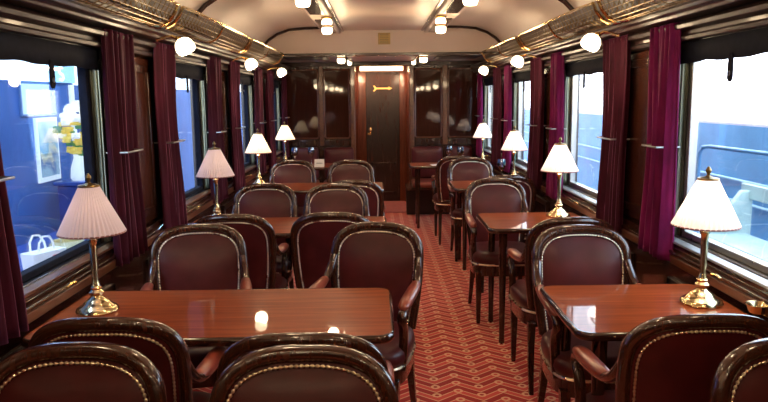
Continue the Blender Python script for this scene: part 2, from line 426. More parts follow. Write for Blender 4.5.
def beads(path, pitch=.0125, r=.0050):
    p = resample(path, pitch/4); m = MB()
    rr = [r*(.22 + .78*abs(math.cos(PI*i/4))) for i in range(len(p))]
    return m.tube(p, rr, 6)
TOP = .930
def make_chair():
    r = empty('armchair')
    ring_c = outline(.206, TOP - .019, .765)
    # frame of the back: swept flattened section
    m = MB(); rs = []; P = [Vector(back_pt(x, z)) for x, z in ring_c]
    for i in range(len(P)):
        t = (P[min(i+1, len(P)-1)] - P[max(i-1, 0)]).normalized(); ay = Vector((0, 1, .17)).normalized()
        nrm = t.cross(ay).normalized(); ay2 = nrm.cross(t).normalized()
        rs.append([P[i] + nrm*(.0195*math.copysign(abs(math.cos(q))**.7, math.cos(q))) + ay2*(.021*math.copysign(abs(math.sin(q))**.7, math.sin(q))) for q in [2*PI*j/12 for j in range(12)]])
    m.rings(rs); m.tube([back_pt(-.18, .45), back_pt(-.09, .45), back_pt(0, .45), back_pt(.09, .45), back_pt(.18, .45)], .02, 8)
    m.build('back_frame', M['chair_wood'], r, smooth=50)
    inner = outline(.192, TOP - .034, .758)
    def pad(sign, bul, rim):
        mm = MB(); K = 9; cz = .66; rr = []
        for k in range(K):
            s = [1, .985, .95, .9, .8, .65, .45, .25, .08][k]
            h = rim + bul*(1 - s**(2.6 if bul > .02 else 3.5))
            rr.append([back_pt(x*s, cz + (z - cz)*s, sign*h) for x, z in inner])
        n_ = len(inner); vs = [p for q in rr for p in q]; fs = []
        for k in range(K-1):
            for j in range(n_):
                j2 = (j+1) % n_
                fs.append((k*n_+j, k*n_+j2, (k+1)*n_+j2, (k+1)*n_+j))
        fs.append(tuple((K-1)*n_ + j for j in range(n_)))
        return mm.add(vs, fs)
    bp = pad(-1, .042, .008).build('back_pad', M['leather'], r, smooth=70)
    beads([back_pt(x, z, -.019) for x, z in outline(.184, TOP - .042, .754)]).build('nail_trim', M['nail'], bp, smooth=80)
    bq = pad(1, .008, .014).build('back_panel', M['leather'], r, smooth=70)
    beads([back_pt(x, z, .0185) for x, z in outline(.182, TOP - .044, .754)]).build('nail_trim', M['nail'], bq, smooth=80)
    # seat
    def plan(s, front=-.265, back=.20, n=3.6):
        out = []
        for i in range(40):
            t = 2*PI*i/40; cxx, sn = math.cos(t), math.sin(t)
            x = math.copysign(abs(cxx)**(2/n), cxx)*.232*s; y = math.copysign(abs(sn)**(2/n), sn)
            yy = (front + back)/2 + y*(back - front)/2*s
            out.append((x*(1 - .10*(yy - front)/(back - front)), yy))
        return out
    rs = [[(x, y, z) for x, y in plan(s)] for s, z in ((.96, .405), (1.0, .415), (1.02, .44), (1.0, .465), (.93, .482), (.75, .492), (.45, .497), (.15, .498))]
    st = MB().rings(rs).build('seat', M['leather'], r, smooth=70)
    MB().tube([(x, y, .412) for x, y in plan(1.012)], .006, 6, loop=True).build('piping', M['nail'], st)
    rs = [[(x, y, z) for x, y in plan(s)] for s, z in ((.90, .33), (.98, .335), (.985, .406))]
    MB().rings(rs).build('seat_frame', M['chair_wood'], r, smooth=50)
    for sx in (-1, 1):
        MB().rings([[(sx*.185 + w*a, -.215 + w*b_, z) for a, b_ in ((-1,-1),(1,-1),(1,1),(-1,1))] for w, z in ((.011, 0), (.013, .02), (.017, .2), (.021, .36))]).build('leg', M['chair_wood'], r, bevel=.004)
        MB().rings([[(sx*(.17 + .012*(1-q)) + w*a, .165 + .085*(1-q)**1.6 + w*b_, .36*q) for a, b_ in ((-1,-1),(1,-1),(1,1),(-1,1))] for w, q in ((.012, 0), (.014, .3), (.017, .65), (.02, 1))]).build('leg', M['chair_wood'], r, bevel=.004)
        path = [(sx*.203, .228, .775), (sx*.209, .200, .735), (sx*.213, .16, .700), (sx*.216, .10, .675), (sx*.217, -.02, .658), (sx*.216, -.12, .650), (sx*.215, -.178, .642), (sx*.214, -.200, .620), (sx*.214, -.188, .596), (sx*.213, -.162, .570), (sx*.211, -.145, .52), (sx*.209, -.15, .46), (sx*.206, -.175, .39)]
        # smooth the arm path
        sm = [Vector(path[0])]
        for a, b_ in zip(path, path[1:]):
            a, b_ = Vector(a), Vector(b_); sm += [a*.75 + b_*.25, a*.25 + b_*.75]
        sm.append(Vector(path[-1]))
        nn = len(sm)
        arm = MB().tube(sm, [.021 - .003*abs(i/nn - .4) for i in range(nn)], 10, flat=[.017]*nn).build('arm', M['chair_wood'], r, smooth=60)
        pth = [(sx*.215, .128, .690), (sx*.215, .110, .687), (sx*.216, .05, .679), (sx*.217, -.03, .673), (sx*.216, -.11, .668), (sx*.215, -.165, .661), (sx*.215, -.185, .655)]
        MB().tube(pth, [.010, .021, .027, .028, .028, .024, .010], 12, flat=[.006, .016, .021, .022, .022, .018, .007]).build('arm_pad', M['arm_leather'], arm, smooth=70)
    return r
proto = make_chair(); used = False
def chair(x, y_top, face, label, group, rz=0, dx=0):
    """y_top is where the crest of the back stands; face -1 towards the viewer, +1 towards the door"""
    global used
    o = proto if not used else copy_tree(proto)
    used = True
    o.location = (x, y_top - .295 if face < 0 else y_top + .295, 0)
    o.rotation_euler = (0, 0, rad(rz) + (0 if face < 0 else PI))
    o['label'] = label; o['category'] = 'chair'; o['group'] = group
    return o
GW, GS = 'armchairs around the wide tables', 'armchairs at the small tables'
chair(-.800, 1.65, -1, 'leather armchair showing its padded front, cut by the bottom edge, closest to the blue window', GW)
chair(-.240, 1.61, -1, 'leather armchair showing its padded front, cut by the bottom edge, beside the aisle carpet', GW)
chair(-.825, 1.85, 1, 'armchair showing its nailed back, drawn up to first wide table beneath the brass lamp', GW)
chair(-.262, 1.70, 1, 'armchair mostly hidden behind another, drawn up to first wide table at its aisle end', GW)
chair(-.872, 3.31, -1, 'dark leather armchair across the first wide table, facing the viewer, next to the window curtain', GW, 10)
chair(-.130, 3.30, -1, 'leather armchair across the first wide table, facing the viewer, at its aisle corner', GW, -14)
chair(-.828, 3.58, 1, 'armchair with its nailed back turned, window seat at near side of second wide table', GW)
chair(-.306, 3.60, 1, 'armchair with its nailed back turned, aisle seat at near side of second wide table', GW)
chair(-.855, 4.92, -1, 'armchair across the second wide table facing the viewer, beside its table lamp', GW)
chair(-.352, 4.86, -1, 'armchair across the second wide table facing the viewer, seat nearer the aisle', GW)
chair(-.245, 5.05, 1, 'armchair turned to the third wide table, half hidden behind a facing chair', GW)
chair(-.885, 6.80, -1, 'armchair across the third wide table facing the viewer, window seat before two wine glasses', GW)
chair(-.322, 6.74, -1, 'armchair across the third wide table facing the viewer, aisle seat below the dark end panel', GW)
chair(.950, 1.62, -1, 'leather armchair cut by the corner of the view, padded front, before the first small table', GS)
chair(.830, 1.81, 1, 'armchair with its nailed back turned, at the first small table under the white lamp', GS)
chair(.858, 3.15, -1, 'shiny leather armchair across the first small table, facing the viewer', GS)
chair(.895, 3.36, 1, 'armchair drawn up to the second small table, back to back with a shiny one', GS)
chair(.790, 5.07, -1, 'shiny leather armchair across the second small table, facing the viewer', GS)
chair(.925, 5.26, 1, 'armchair with curved arm by the curtain, near side of third small table', GS)
chair(.845, 6.88, -1, 'armchair across the third small table facing the viewer, crest below two wine glasses', GS)
chair(.755, 7.08, 1, 'armchair turned to the end table with the white card, half hidden behind another', GS)

# ---- tables
def rrect(x0, x1, y0, y1, r, n=6):
    out = []
    for cx_, cy_, a0 in ((x1-r, y1-r, 0), (x0+r, y1-r, PI/2), (x0+r, y0+r, PI), (x1-r, y0+r, 3*PI/2)):
        out += [(cx_ + r*math.cos(a0 + PI/2*i/n), cy_ + r*math.sin(a0 + PI/2*i/n)) for i in range(n+1)]
    return out
def table(x0, x1, y0, y1, label, group, aisle):
    cx_, cy_ = (x0+x1)/2, (y0+y1)/2
    r = empty('dining_table', (cx_, cy_, 0)); tag(r, label, 'table', group)
    hx, hy = (x1-x0)/2, (y1-y0)/2
    MB().prism(rrect(-hx+.012, hx-.012, -hy+.012, hy-.012, .05), 'z', .712, .7385).build('tabletop', M['table_wood'], r, smooth=30)
    path = rrect(-hx+.010, hx-.010, -hy+.010, hy-.010, .05)
    ed = MB().tube([(x, y, .7235) for x, y in path], .011, 10, loop=True, flat=.0155, up=(0, 0, 1)).build('edge_rim', M['table_edge'], r)
    st = MB()
    for i in range(5):
        st.ball((-hx + .12 + (2*hx-.24)*i/4, -hy - .001, .727), .004, 6)
    st.build('stud', M['brass'], ed)
    MB().box(-hx+.06, hx-.02 if aisle > 0 else hx-.06, -hy+.15, hy-.15, .690, .712).build('apron', M['table_edge'], r, bevel=.004)
    lx = (hx - .10)*aisle
    for ly in (-hy + .09, hy - .09):
        MB().lathe([(.014, 0), (.018, .01), (.016, .05), (.020, .35), (.024, .55), (.022, .60), (.027, .62), (.027, .70)], 14, (lx, ly, 0)).build('leg', M['table_edge'], r)
    wb = MB()
    wx = -aisle*(hx - .01)
    wb.prism([(wx, .56), (wx, .66), (wx + aisle*.22, .66), (wx + aisle*.20, .645)], 'y', -.02, .02).build('wall_bracket', M['table_edge'], r, bevel=.003)
    return r
for k in range(3):
    y0, y1, q0, q1 = ((2.215, 2.825, 2.215, 2.825), (4.02, 4.60, 4.08, 4.68), (5.94, 6.52, 5.95, 6.54))[k]
    table(-1.262, -.010, y0, y1, '%s wide glossy mahogany table counted from the viewer, laid along the blue windows' % ordn[k], 'wide mahogany tables', 1)
    table(.595, 1.262, q0, q1, '%s small glossy mahogany table counted from the viewer, below the bright windows' % ordn[k], 'small mahogany tables', -1)
table(-1.262, -.30, 7.98, 8.50, 'wide end table with two wine glasses and a card before the padded bench', 'wide mahogany tables', 1)
table(.305, 1.262, 7.98, 8.46, 'end table on thin leg with a white card, close to the door', 'small mahogany tables', -1)

# ---- table lamps
def lamp(x, y, mat, label, lit, grp='pleated table lamps'):
    r = empty('table_lamp', (x, y, .7395)); tag(r, label, 'lamp', grp)
    MB().lathe([(.074, 0), (.077, .006), (.073, .015), (.062, .022), (.056, .024), (.048, .034), (.036, .044), (.025, .051), (.020, .060), (.026, .067), (.026, .075), (.017, .084), (.019, .092), (.012, .10)], 28).build('base', M['lamp_brass'], r)
    MB().lathe([(.010, .092), (.016, .10), (.013, .112), (.0105, .125), (.0135, .24), (.014, .262), (.018, .268), (.018, .276), (.012, .282), (.010, .33)], 18).build('stem', M['lamp_brass'], r)
    sh = MB().lathe([(.034, .470), (.115, .298)], 84, wave=.05, cap=False).build('lamp_shade', mat, r, smooth=25)
    t = MB()
    t.tube([(.1165*math.cos(a), .1165*math.sin(a), .298) for a in [2*PI*i/48 for i in range(48)]], .0035, 6, loop=True)
    t.build('shade_braid', M['shade_trim'], sh)
    MB().tube([(.034*math.cos(a), .034*math.sin(a), .470) for a in [2*PI*i/32 for i in range(32)]], .0045, 6, loop=True).build('shade_collar', M['old_brass'], sh)
    MB().lathe([(.032, .468), (.030, .474), (.012, .479), (.005, .484), (.006, .490), (.010, .496), (.011, .502), (.007, .509), (.003, .516)], 16).build('finial', M['old_brass'], r)
    if lit:
        L = bpy.data.lights.new('lamp_bulb', 'POINT'); L.energy = lit; L.color = (1, .78, .52); L.shadow_soft_size = .03
        lo = bpy.data.objects.new('lamp_bulb', L); C.objects.link(lo); lo.location = (0, 0, .37); lo.parent = r
    return r
lamp(-1.112, 2.535, M['shade_pale'], 'brass table lamp with pale pleated shade on the first wide table', 0.12)  # this lamp and the next are off, faint bulbs added
lamp(-1.090, 4.42, M['shade_pale'], 'brass table lamp with pale pleated shade on the second wide table', 0.2)
lamp(-1.145, 6.36, M['shade_warm'], 'brass table lamp with cream lit shade on the third wide table', 2.0)
lamp(-1.165, 8.38, M['shade_warm'], 'brass table lamp with cream lit shade on the wide end table', 2.0)
lamp(1.148, 2.535, M['shade_daylit'], 'brass table lamp with bright white shade on the first small table', 2.0)
lamp(1.115, 4.50, M['shade_daylit'], 'brass table lamp with bright white shade on the second small table', 2.0)
lamp(1.178, 6.34, M['shade_daylit'], 'brass table lamp with bright white shade on the third small table', 2.0)
lamp(1.195, 8.36, M['shade_daylit'], 'brass table lamp with bright white shade on the end table by the bench', 2.0)

# ---- wine glasses, cards, ashtray
def wine_glass(x, y, label):
    o = MB().lathe([(.0, 0), (.032, .001), (.030, .004), (.008, .008), (.0045, .016), (.004, .075), (.010, .085), (.028, .105), (.035, .130), (.034, .155), (.029, .180), (.0275, .180), (.032, .155), (.033, .130), (.026, .107), (.006, .088), (.0, .086)], 20).xf(Matrix.Scale(1.15, 4)).build('wine_glass', M['wine'], None, (x, y, .7385))
    return tag(o, label, 'glass', 'stemmed wine glasses')
wine_glass(-1.045, 8.30, 'stemmed wine glass on the wide end table, the one beside the lit lamp')
wine_glass(-.855, 8.36, 'stemmed wine glass on the wide end table, the one over the folded card')
wine_glass(.790, 8.33, 'stemmed wine glass on the end table by the door, the one farther from the lamp')
wine_glass(.900, 8.14, 'stemmed wine glass on the end table by the door, the one closer to the lamp')
wine_glass(1.085, 6.46, 'single stemmed wine glass under the white lamp of third small table')
def card(x, y, rz, label):
    r = empty('folded_card', (x, y, .739), rz)
    tag(r, label, 'card', 'white menu cards')
    MB().prism([(-.045, 0), (-.043, 0), (0, .083), (.043, 0), (.045, 0), (.001, .088), (-.001, .088)], 'x', -.055, .055).build('card_sheet', M['paper'], r, smooth=0)
    t = MB()
    t.add([(-.035, -.0255, .040), (.035, -.0255, .040), (.035, -.0225, .046), (-.035, -.0225, .046)], [(0, 1, 2, 3)])
    t.build('printed_line', M['ink'], r, smooth=0)
    return r
card(-.735, 8.06, 0, 'white folded card standing on the wide end table beside two glasses')
r = empty('menu_card', (.63, 8.10, .739), .1); tag(r, 'white card lying flat on the end table nearest the door', 'card')
MB().box(-.075, .075, -.09, .09, 0, .003).build('card_sheet', M['paper'], r, bevel=.001)
r = empty('wall_ashtray', (1.232, 2.30, .776)); tag(r, 'round brass ashtray on the window ledge at the edge of the first small table', 'ashtray')
MB().lathe([(.0, 0), (.026, 0), (.032, .010), (.038, .028), (.041, .030), (.036, .026), (.026, .012), (0, .010)], 20).build('bowl', M['lamp_brass'], r)
MB().prism([(.02, -.010), (.035, -.010), (.035, .03), (.026, .012)], 'y', -.012, .012).build('bracket', M['lamp_brass'], r)

# ---- luggage racks
def rack(sg, y0, y1, label):
    r = empty('luggage_rack', (sg*1.17, y0, 1.90)); tag(r, label, 'rack', 'brass luggage racks')
    L = y1 - y0
    prf = [(.02, .0), (-.03, -.030), (-.075, -.032), (-.115, -.012), (-.145, .025), (-.165, .065)]   # offset inward (negative = towards aisle), height
    def PT(q):
        q = q*(len(prf)-1); i = min(int(q), len(prf)-2); f_ = q - i
        return (prf[i][0]*(1-f_) + prf[i+1][0]*f_, prf[i][1]*(1-f_) + prf[i+1][1]*f_)
    def W3(o, y, z): return (sg*o, y, z)
    for y in (0, L):
        MB().tube([W3(PT(i/16)[0], y, PT(i/16)[1]) for i in range(17)] , .009, 8).build('end_bracket', M['brass'], r)
    MB().tube([W3(prf[-1][0], 0, prf[-1][1]), W3(prf[-1][0] - .012, L*.1, prf[-1][1]), W3(prf[-1][0] - .018, L*.5, prf[-1][1]), W3(prf[-1][0] - .012, L*.9, prf[-1][1]), W3(prf[-1][0], L, prf[-1][1])], .008, 8).build('front_rail', M['brass'], r)
    mb = MB().tube([W3(PT(i/16)[0], L/2, PT(i/16)[1]) for i in range(17)], .006, 8); mb.build('middle_bracket', M['brass'], r)
    net = MB(); nx = int(L/.06)
    for i in range(1, nx):
        y = L*i/nx; net.tube([W3(PT(j/8)[0], y, PT(j/8)[1]) for j in range(9)], .0016, 4)
    for j in range(1, 8):
        o, z = PT(j/8); net.tube([W3(o, 0, z), W3(o, L/2, z), W3(o, L, z)], .0016, 4)
    net.build('wire_net', M['old_brass'], r)
    # gallery rail above the front rail at the ends, back rail on the wall
    MB().tube([W3(.045, 0, .12), W3(.045, L, .12)], .005, 6).build('back_rail', M['old_brass'], r)
    zz = []
    for i in range(0, 25):
        y = L*i/24; q = [W3(.02, y, .0), W3(.045, y, .12)]; zz += q if i % 2 else q[::-1]
    sl = MB().tube(zz, .0024, 5)
    sl.build('back_grille', M['old_brass'], r)
    return r
for sg in (-1, 1):
    for k in range(3):
        yc = wc(k); rack(sg, yc - BAY/2 + .055, min(yc + BAY/2 - .03, YB - .07), '%s brass wire luggage rack from the viewer, above the %s' % (ordn[k], side_name[sg]))

# ---- lamps on the walls and ceiling
def point(loc, e, col=(1, .74, .45), r=.04, name='bulb'):
    L = bpy.data.lights.new(name, 'POINT'); L.energy = e; L.color = col; L.shadow_soft_size = r
    o = bpy.data.objects.new(name, L); C.objects.link(o); o.location = loc; return o
def wall_lamp(sg, y, label):
    r = empty('wall_lamp', (sg*1.13, y, 1.815)); tag(r, label, 'lamp', 'frosted wall lamps below the racks')
    MB().tube([(sg*.04, 0, 0), (sg*.0, 0, .012), (-sg*.04, 0, .018), (-sg*.07, 0, .005)], .008, 8).ball((-sg*.07, 0, .005), .016, 10).build('bracket', M['brass'], r)
    sh = MB().lathe([(0, .004), (.020, 0), (.036, -.010), (.046, -.028), (.050, -.050), (.047, -.066), (.036, -.076), (0, -.080)], 20)
    sh.xf(Matrix.Translation((-sg*.082, 0, .004)) @ Matrix.Rotation(sg*rad(28), 4, 'Y'))
    sh.build('glass_shade', M['bulb_glass'], r)
    point((sg*1.02, y, 1.72), WALL_E, r=.05)
WALL_E, CEIL_E = 4.2, 6.8
for sg in (-1, 1):
    for k, y in enumerate((3.62, 5.50, 7.24)):
        wall_lamp(sg, y, '%s glowing glass wall lamp from the viewer, under the luggage racks over the %s' % (ordn[k], side_name[sg]))
def ceil_lamp(x, y, z, label, double=True):
    r = empty('ceiling_lamp', (x, y, z)); tag(r, label, 'lamp', 'square frosted ceiling lamps')
    MB().lathe([(.045, 0), (.047, -.006), (.040, -.014), (.030, -.020)], 20).build('base', M['brass'], r)
    MB().lathe([(0, -.016), (.030, -.018), (.041, -.030), (.043, -.050), (.036, -.066)] if double else [(.034, -.018), (.026, -.030), (.030, -.040)], 20).build('upper_glass' if double else 'neck', M['bulb_glass'] if double else M['brass'], r)
    dz = 0 if double else .036
    MB().tube([(.040*math.cos(a), .040*math.sin(a), -.074 + dz) for a in [2*PI*i/24 for i in range(24)]], .010, 6, loop=True).build('brass_ring', M['brass'], r)
    MB().lathe([(.036, -.082 + dz), (.043, -.090 + dz), (.043, -.115 + dz), (.035, -.132 + dz), (0, -.138 + dz)], 20).build('lower_glass', M['bulb_glass'], r)
    point((x, y, z - .22), CEIL_E, r=.045)
for sg in (-1, 1):
    s_ = side_name[sg]
    ceil_lamp(sg*.47, 4.05, 2.160, 'frosted ceiling lamp cut by the top edge, on the board towards the %s' % s_)
    ceil_lamp(sg*.455, 5.74, 2.160, 'frosted double ceiling lamp before the cream bulkhead, on the board towards the %s' % s_)
    ceil_lamp(sg*.44, 7.62, 1.985, 'frosted ceiling lamp behind the cream bulkhead, towards the %s' % s_, False)
    r = empty('spot_lamp', (sg*.40, 8.9, 1.985)); tag(r, 'tiny brass dome lamp on the end ceiling towards the %s' % s_, 'lamp', 'tiny dome lamps')
    MB().lathe([(.034, 0), (.036, -.012), (.028, -.02)], 16).build('rim', M['brass'], r)
    MB().lathe([(.028, -.02), (.026, -.045), (.018, -.060), (0, -.064)], 16).build('glass_dome', M['bulb_glass'], r)
# soft fill: points without fixtures, added for the carriage's unseen lamps
for y in (-.6, .8, 2.4):
    for x in (-.47, .47): point((x, y, 2.0), CEIL_E)
for y in (-.3, 1.65):
    for x in (-1.02, 1.02): point((x, y, 1.74), WALL_E)

# ---- bulkhead vent
r = empty('ceiling_vent', (.018, YB - .002, 2.115)); tag(r, 'small square brass grille on the cream bulkhead above the door', 'vent')
MB().box(-.062, .062, -.008, 0, -.058, .058).build('vent_plate', M['old_brass'], r, bevel=.003)
b = MB()
for i in range(6): b.box(-.045, .045, -.012, -.007, -.047 + i*.017, -.040 + i*.017)
b.build('grille', M['dark'], r)

# ---- end wall: posts, lacquered panels, banquettes
def end_panel(x0, x1, z0, z1):
    global tn
    o = struct(MB().box(x0, x1, YE - .012, YE, z0, z1).build('trim_%d' % tn, M['lacquer'], smooth=0)); tn += 1
    path = rrect(x0 + .012, x1 - .012, z0 + .012, z1 - .012, .03)
    MB().tube([(x, YE - .014, z) for x, z in path], .010, 8, loop=True).build('bead', M['strip_wood'], o)
for x0, x1 in ((-1.29, -.825), (-.765, -.415), (.425, .795), (.865, 1.29)): end_panel(x0, x1, .985, 1.90)
for x0, x1 in ((-.825, -.765), (.795, .865)):
    struct(MB().box(x0, x1, YE - .035, YE, .90, 1.93).build('trim_%d' % tn, M['strip_wood'], bevel=.008)); tn += 1
for x0, x1 in ((-.413, -.352), (.362, .424)):
    struct(MB().box(x0, x1, YE - .05, YE, 0, 1.93).build('trim_%d' % tn, M['strip_wood'], bevel=.010)); tn += 1
struct(MB().box(-1.3, -.413, YE - .03, YE, .895, .975).build('trim_%d' % tn, M['wall_wood'], bevel=.006)); tn += 1
struct(MB().box(.424, 1.3, YE - .03, YE, .895, .975).build('trim_%d' % tn, M['wall_wood'], bevel=.006)); tn += 1
def banquette(x0, x1, splits, label):
    w = x1 - x0
    r = empty('banquette', ((x0+x1)/2, 9.0, 0)); tag(r, label, 'bench', 'end wall banquettes'); ox = -(x0+x1)/2
    MB().box(-w/2 + .01, w/2 - .01, .06, .27, 0, .36).build('base', M['dark'], r, bevel=.006)
    MB().box(-w/2, w/2, -.26, .27, .36, .395).build('seat_rail', M['chair_wood'], r, bevel=.006)
    for a, b_ in splits:
        rs = []
        for s, z in ((.95, .394), (1, .405), (1.0, .435), (.95, .455), (.7, .466), (.3, .47)):
            cx_ = (a+b_)/2 + ox; hw = (b_-a)/2 - .005
            rs.append([(cx_ + x*s, -.01 + y*s, z) for x, y in rrect(-hw, hw, -.262, .262, .05)])
        MB().rings(rs).build('seat_cushion', M['arm_leather'], r, smooth=60)
        rs = []
        for s, y in ((1, .27), (1, .215), (.985, .195), (.93, .182), (.6, .172), (.2, .17)):
            cx_ = (a+b_)/2 + ox; hw = (b_-a)/2 - .012
            rs.append([(cx_ + x*s, y, .675 + z*s) for x, z in rrect(-hw, hw, -.205, .205, .035)])
        MB().rings(rs).build('back_cushion', M['leather'], r, smooth=60)
    return r
banquette(-1.20, -.36, ((-1.195, -.83), (-.775, -.365)), 'oxblood padded bench against the end wall behind the wide end table')
banquette(.30, 1.20, ((.372, .805), (.855, 1.195)), 'oxblood padded bench against the end wall behind the end table with two glasses')

# ---- door at the end of the passage
M['door_wood'] = wood('dark door wood', (.020, .006, .005), (.042, .012, .008), .25, (12, 12, 1.2), 2.5, .2, .01)
d = struct(MB().box(-.225, .262, YD - .03, YD + .02, 0, 1.885).build('door_1', M['door_wood'], bevel=.004))
b = MB()
b.box(HX0, -.228, YD - .05, YD + .02, 0, 1.985).box(.265, HX1, YD - .05, YD + .02, 0, 1.985)
struct(b.build('trim_%d' % tn, M['red_wood'], bevel=.005)); tn += 1
b = MB()
for x0, x1, z0, z1 in ((-.16, .20, .12, .15), (-.16, .20, .55, .58), (-.16, -.13, .12, .58), (.17, .20, .12, .58)): b.box(x0, x1, YD - .042, YD - .028, z0, z1)
b.build('door_panel', M['door_wood'], d, bevel=.004)
h = MB().lathe([(.022, 0), (.022, .006), (.010, .010), (.010, .03), (.024, .04), (.026, .052), (.018, .062), (0, .065)], 16)
h.xf(Matrix.Translation((-.163, YD - .03, 1.065)) @ Matrix.Rotation(PI/2, 4, 'X')); h.build('door_knob', M['lamp_brass'], d)
h = MB().box(-.205, -.155, YD - .038, YD - .028, .985, 1.015).ball((-.165, YD - .04, 1.0), .010, 8); h.build('lock', M['brass'], d, bevel=.002)
r = empty('arrow_sign', (.018, YD - .032, 1.655)); tag(r, 'brass arrow sign pointing sideways on the dark end door', 'sign')
b = MB().box(-.115, .10, -.006, 0, -.011, .011)
b.prism([(.088, -.026), (.142, 0), (.088, .026)], 'y', -.0065, 0)
b.prism([(-.138, .04), (-.115, .04), (-.085, .009), (-.085, -.009), (-.115, -.04), (-.138, -.04), (-.112, 0)], 'y', -.0065, 0)
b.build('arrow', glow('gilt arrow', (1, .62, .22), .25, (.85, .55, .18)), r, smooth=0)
r = empty('door_lamp', (.005, YD - .06, 1.935)); tag(r, 'long glowing light strip over the end door', 'lamp')
MB().box(-.32, .32, -.05, .0, .03, .05).build('housing', M['brass'], r, bevel=.003)
MB().prism([(-.05, .03), (0, .03), (0, -.030), (-.02, -.030), (-.045, -.012)], 'x', -.31, .31).build('glow_face', M['door_glow'], r, bevel=.004)
L = bpy.data.lights.new('door_bulb', 'AREA'); L.energy = 9; L.color = (1, .55, .28); L.shape = 'RECTANGLE'; L.size = .6; L.size_y = .05
o = bpy.data.objects.new('door_bulb', L); C.objects.link(o); o.location = (.005, YD - .16, 1.90); o.rotation_euler = (rad(-12), 0, 0)
r = empty('door_mat', (.005, 9.72, 0)); tag(r, 'pale pink mat on the floor before the end door', 'mat')
MB().prism(rrect(-.33, .33, -.50, .50, .03), 'z', .001, .012).build('mat_pile', plain('pale mat', (.50, .17, .19), .9, .1, 30), r)

# ------------------------------------------------------------------ outside, blue side: exhibition hall
blue_wall = plain('blue hall wall', (.055, .17, .50), .6, .12, 1.5)
struct(MB().box(-2.75, -2.62, 1.0, 14.5, -.6, 2.6).build('wall_hall', blue_wall, smooth=0))
struct(MB().box(-2.75, -1.46, 1.0, 14.5, 2.5, 2.6).build('ceiling_hall', plain('hall ceiling', (.12, .16, .3), .7), smooth=0))
struct(MB().box(-2.75, -1.46, 1.0, 14.5, -.7, -.6).build('floor_hall', plain('hall floor', (.03, .05, .16), .3), smooth=0))
white_lit = glow('lit white sign band', (.82, .93, 1), 2.6, (.9, .95, 1))
r = empty('light_band', (-2.60, 5.0, 1.72)); tag(r, 'glowing white sign band high on the blue hall wall', 'sign')
MB().box(-.015, .01, -1.3, .50, -.055, .10).build('band_panel', white_lit, r, bevel=.004)
MB().box(-.015, .01, .98, 9.0, -.07, .10).build('band_panel', white_lit, r, bevel=.004)
sb = MB().box(-.015, .008, .50, .98, -.055, .10).build('letter_panel', glow('pale blue sign panel', (.35, .68, 1), 1.1, (.3, .55, .8)), r)
# the white letter S on the pale blue sign panel
S = []
for i in range(25):
    t = i/24
    if t < .5:
        a = rad(40) + rad(230)*(t/.5); S.append((.020, .70 + .033*math.cos(a), .040 + .026*math.sin(a)))
    else:
        a = rad(90) - rad(230)*((t-.5)/.5); S.append((.020, .70 + .036*math.cos(a), -.012 + .026*math.sin(a)))
MB().tube(S, .009, 6).build('letter', white_lit, r)
r = empty('reflection_panel', (-2.61, 5.30, 1.535)); tag(r, 'pale glowing square standing for a window reflection, above a poster', 'panel')  # reflection in the window glass, built as a glowing panel on the wall
MB().box(-.01, .01, -.21, .22, -.11, .11).build('glow_face', glow('pale pane reflection', (.55, .78, 1), .9, (.6, .75, .9)), r, bevel=.003)
MB().box(-.012, .006, -.225, .235, -.125, .125).build('reflection_edge', plain('reflection edge tone', (.12, .3, .6), .5), r, bevel=.003)
r = empty('wall_pole', (-2.60, 5.91, 1.28)); tag(r, 'slim white upright strip on the blue hall wall beside flowers', 'pole')
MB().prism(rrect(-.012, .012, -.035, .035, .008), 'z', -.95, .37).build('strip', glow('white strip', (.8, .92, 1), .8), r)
# poster
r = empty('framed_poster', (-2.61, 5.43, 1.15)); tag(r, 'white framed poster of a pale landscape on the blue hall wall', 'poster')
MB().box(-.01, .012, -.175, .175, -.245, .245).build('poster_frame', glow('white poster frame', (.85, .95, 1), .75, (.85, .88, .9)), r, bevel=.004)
n = NT('poster print'); n.set(rough=.5)
f = n.noise(5.5, 5, (1, 1, .7), 'Object'); tc = n.n('ShaderNodeTexCoord'); sp = n.n('ShaderNodeSeparateXYZ'); n.l(tc.outputs['Generated'], sp.inputs[0])
g = n.math('ADD', n.math('MULTIPLY', sp.outputs[2], .75), n.math('MULTIPLY', n.math('SUBTRACT', f, .5), .9))
cr = n.ramp(g, [(.05, (.25, .4, .5)), (.2, (.06, .14, .32)), (.35, (.5, .5, .35)), (.45, (.12, .3, .42)), (.62, (.45, .55, .55)), (.85, (.75, .82, .8))])
n.l(cr, n.b.inputs['Base Color']); n.l(cr, n.b.inputs['Emission Color']); n.b.inputs['Emission Strength'].default_value = .8
MB().box(.012, .016, -.145, .145, -.205, .215).build('print', n.m, r, smooth=0)
# pedestal, vase, flowers
r = empty('flower_pedestal', (-2.40, 5.53, -.6)); tag(r, 'dark blue pedestal under the white vase of flowers', 'pedestal')
MB().box(-.14, .14, -.14, .14, .03, 1.47).build('column', plain('pedestal paint', (.03, .07, .3), .4), r, bevel=.01)
MB().box(-.16, .16, -.16, .16, 1.47, 1.50).build('top_slab', plain('pedestal top', (.05, .1, .35), .3), r, bevel=.006)
MB().box(-.16, .16, -.16, .16, 0, .03).build('foot_slab', plain('pedestal foot', (.02, .05, .2), .4), r, bevel=.004)
r = empty('flower_vase', (-2.40, 5.53, .90)); tag(r, 'white tapered vase holding yellow and white flowers', 'vase')
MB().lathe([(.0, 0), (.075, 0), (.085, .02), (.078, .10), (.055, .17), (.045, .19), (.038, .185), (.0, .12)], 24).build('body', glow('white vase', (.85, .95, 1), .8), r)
r = empty('flower_bouquet', (-2.40, 5.53, 1.09)); tag(r, 'bouquet of white, yellow and green blooms in the white vase', 'flowers')
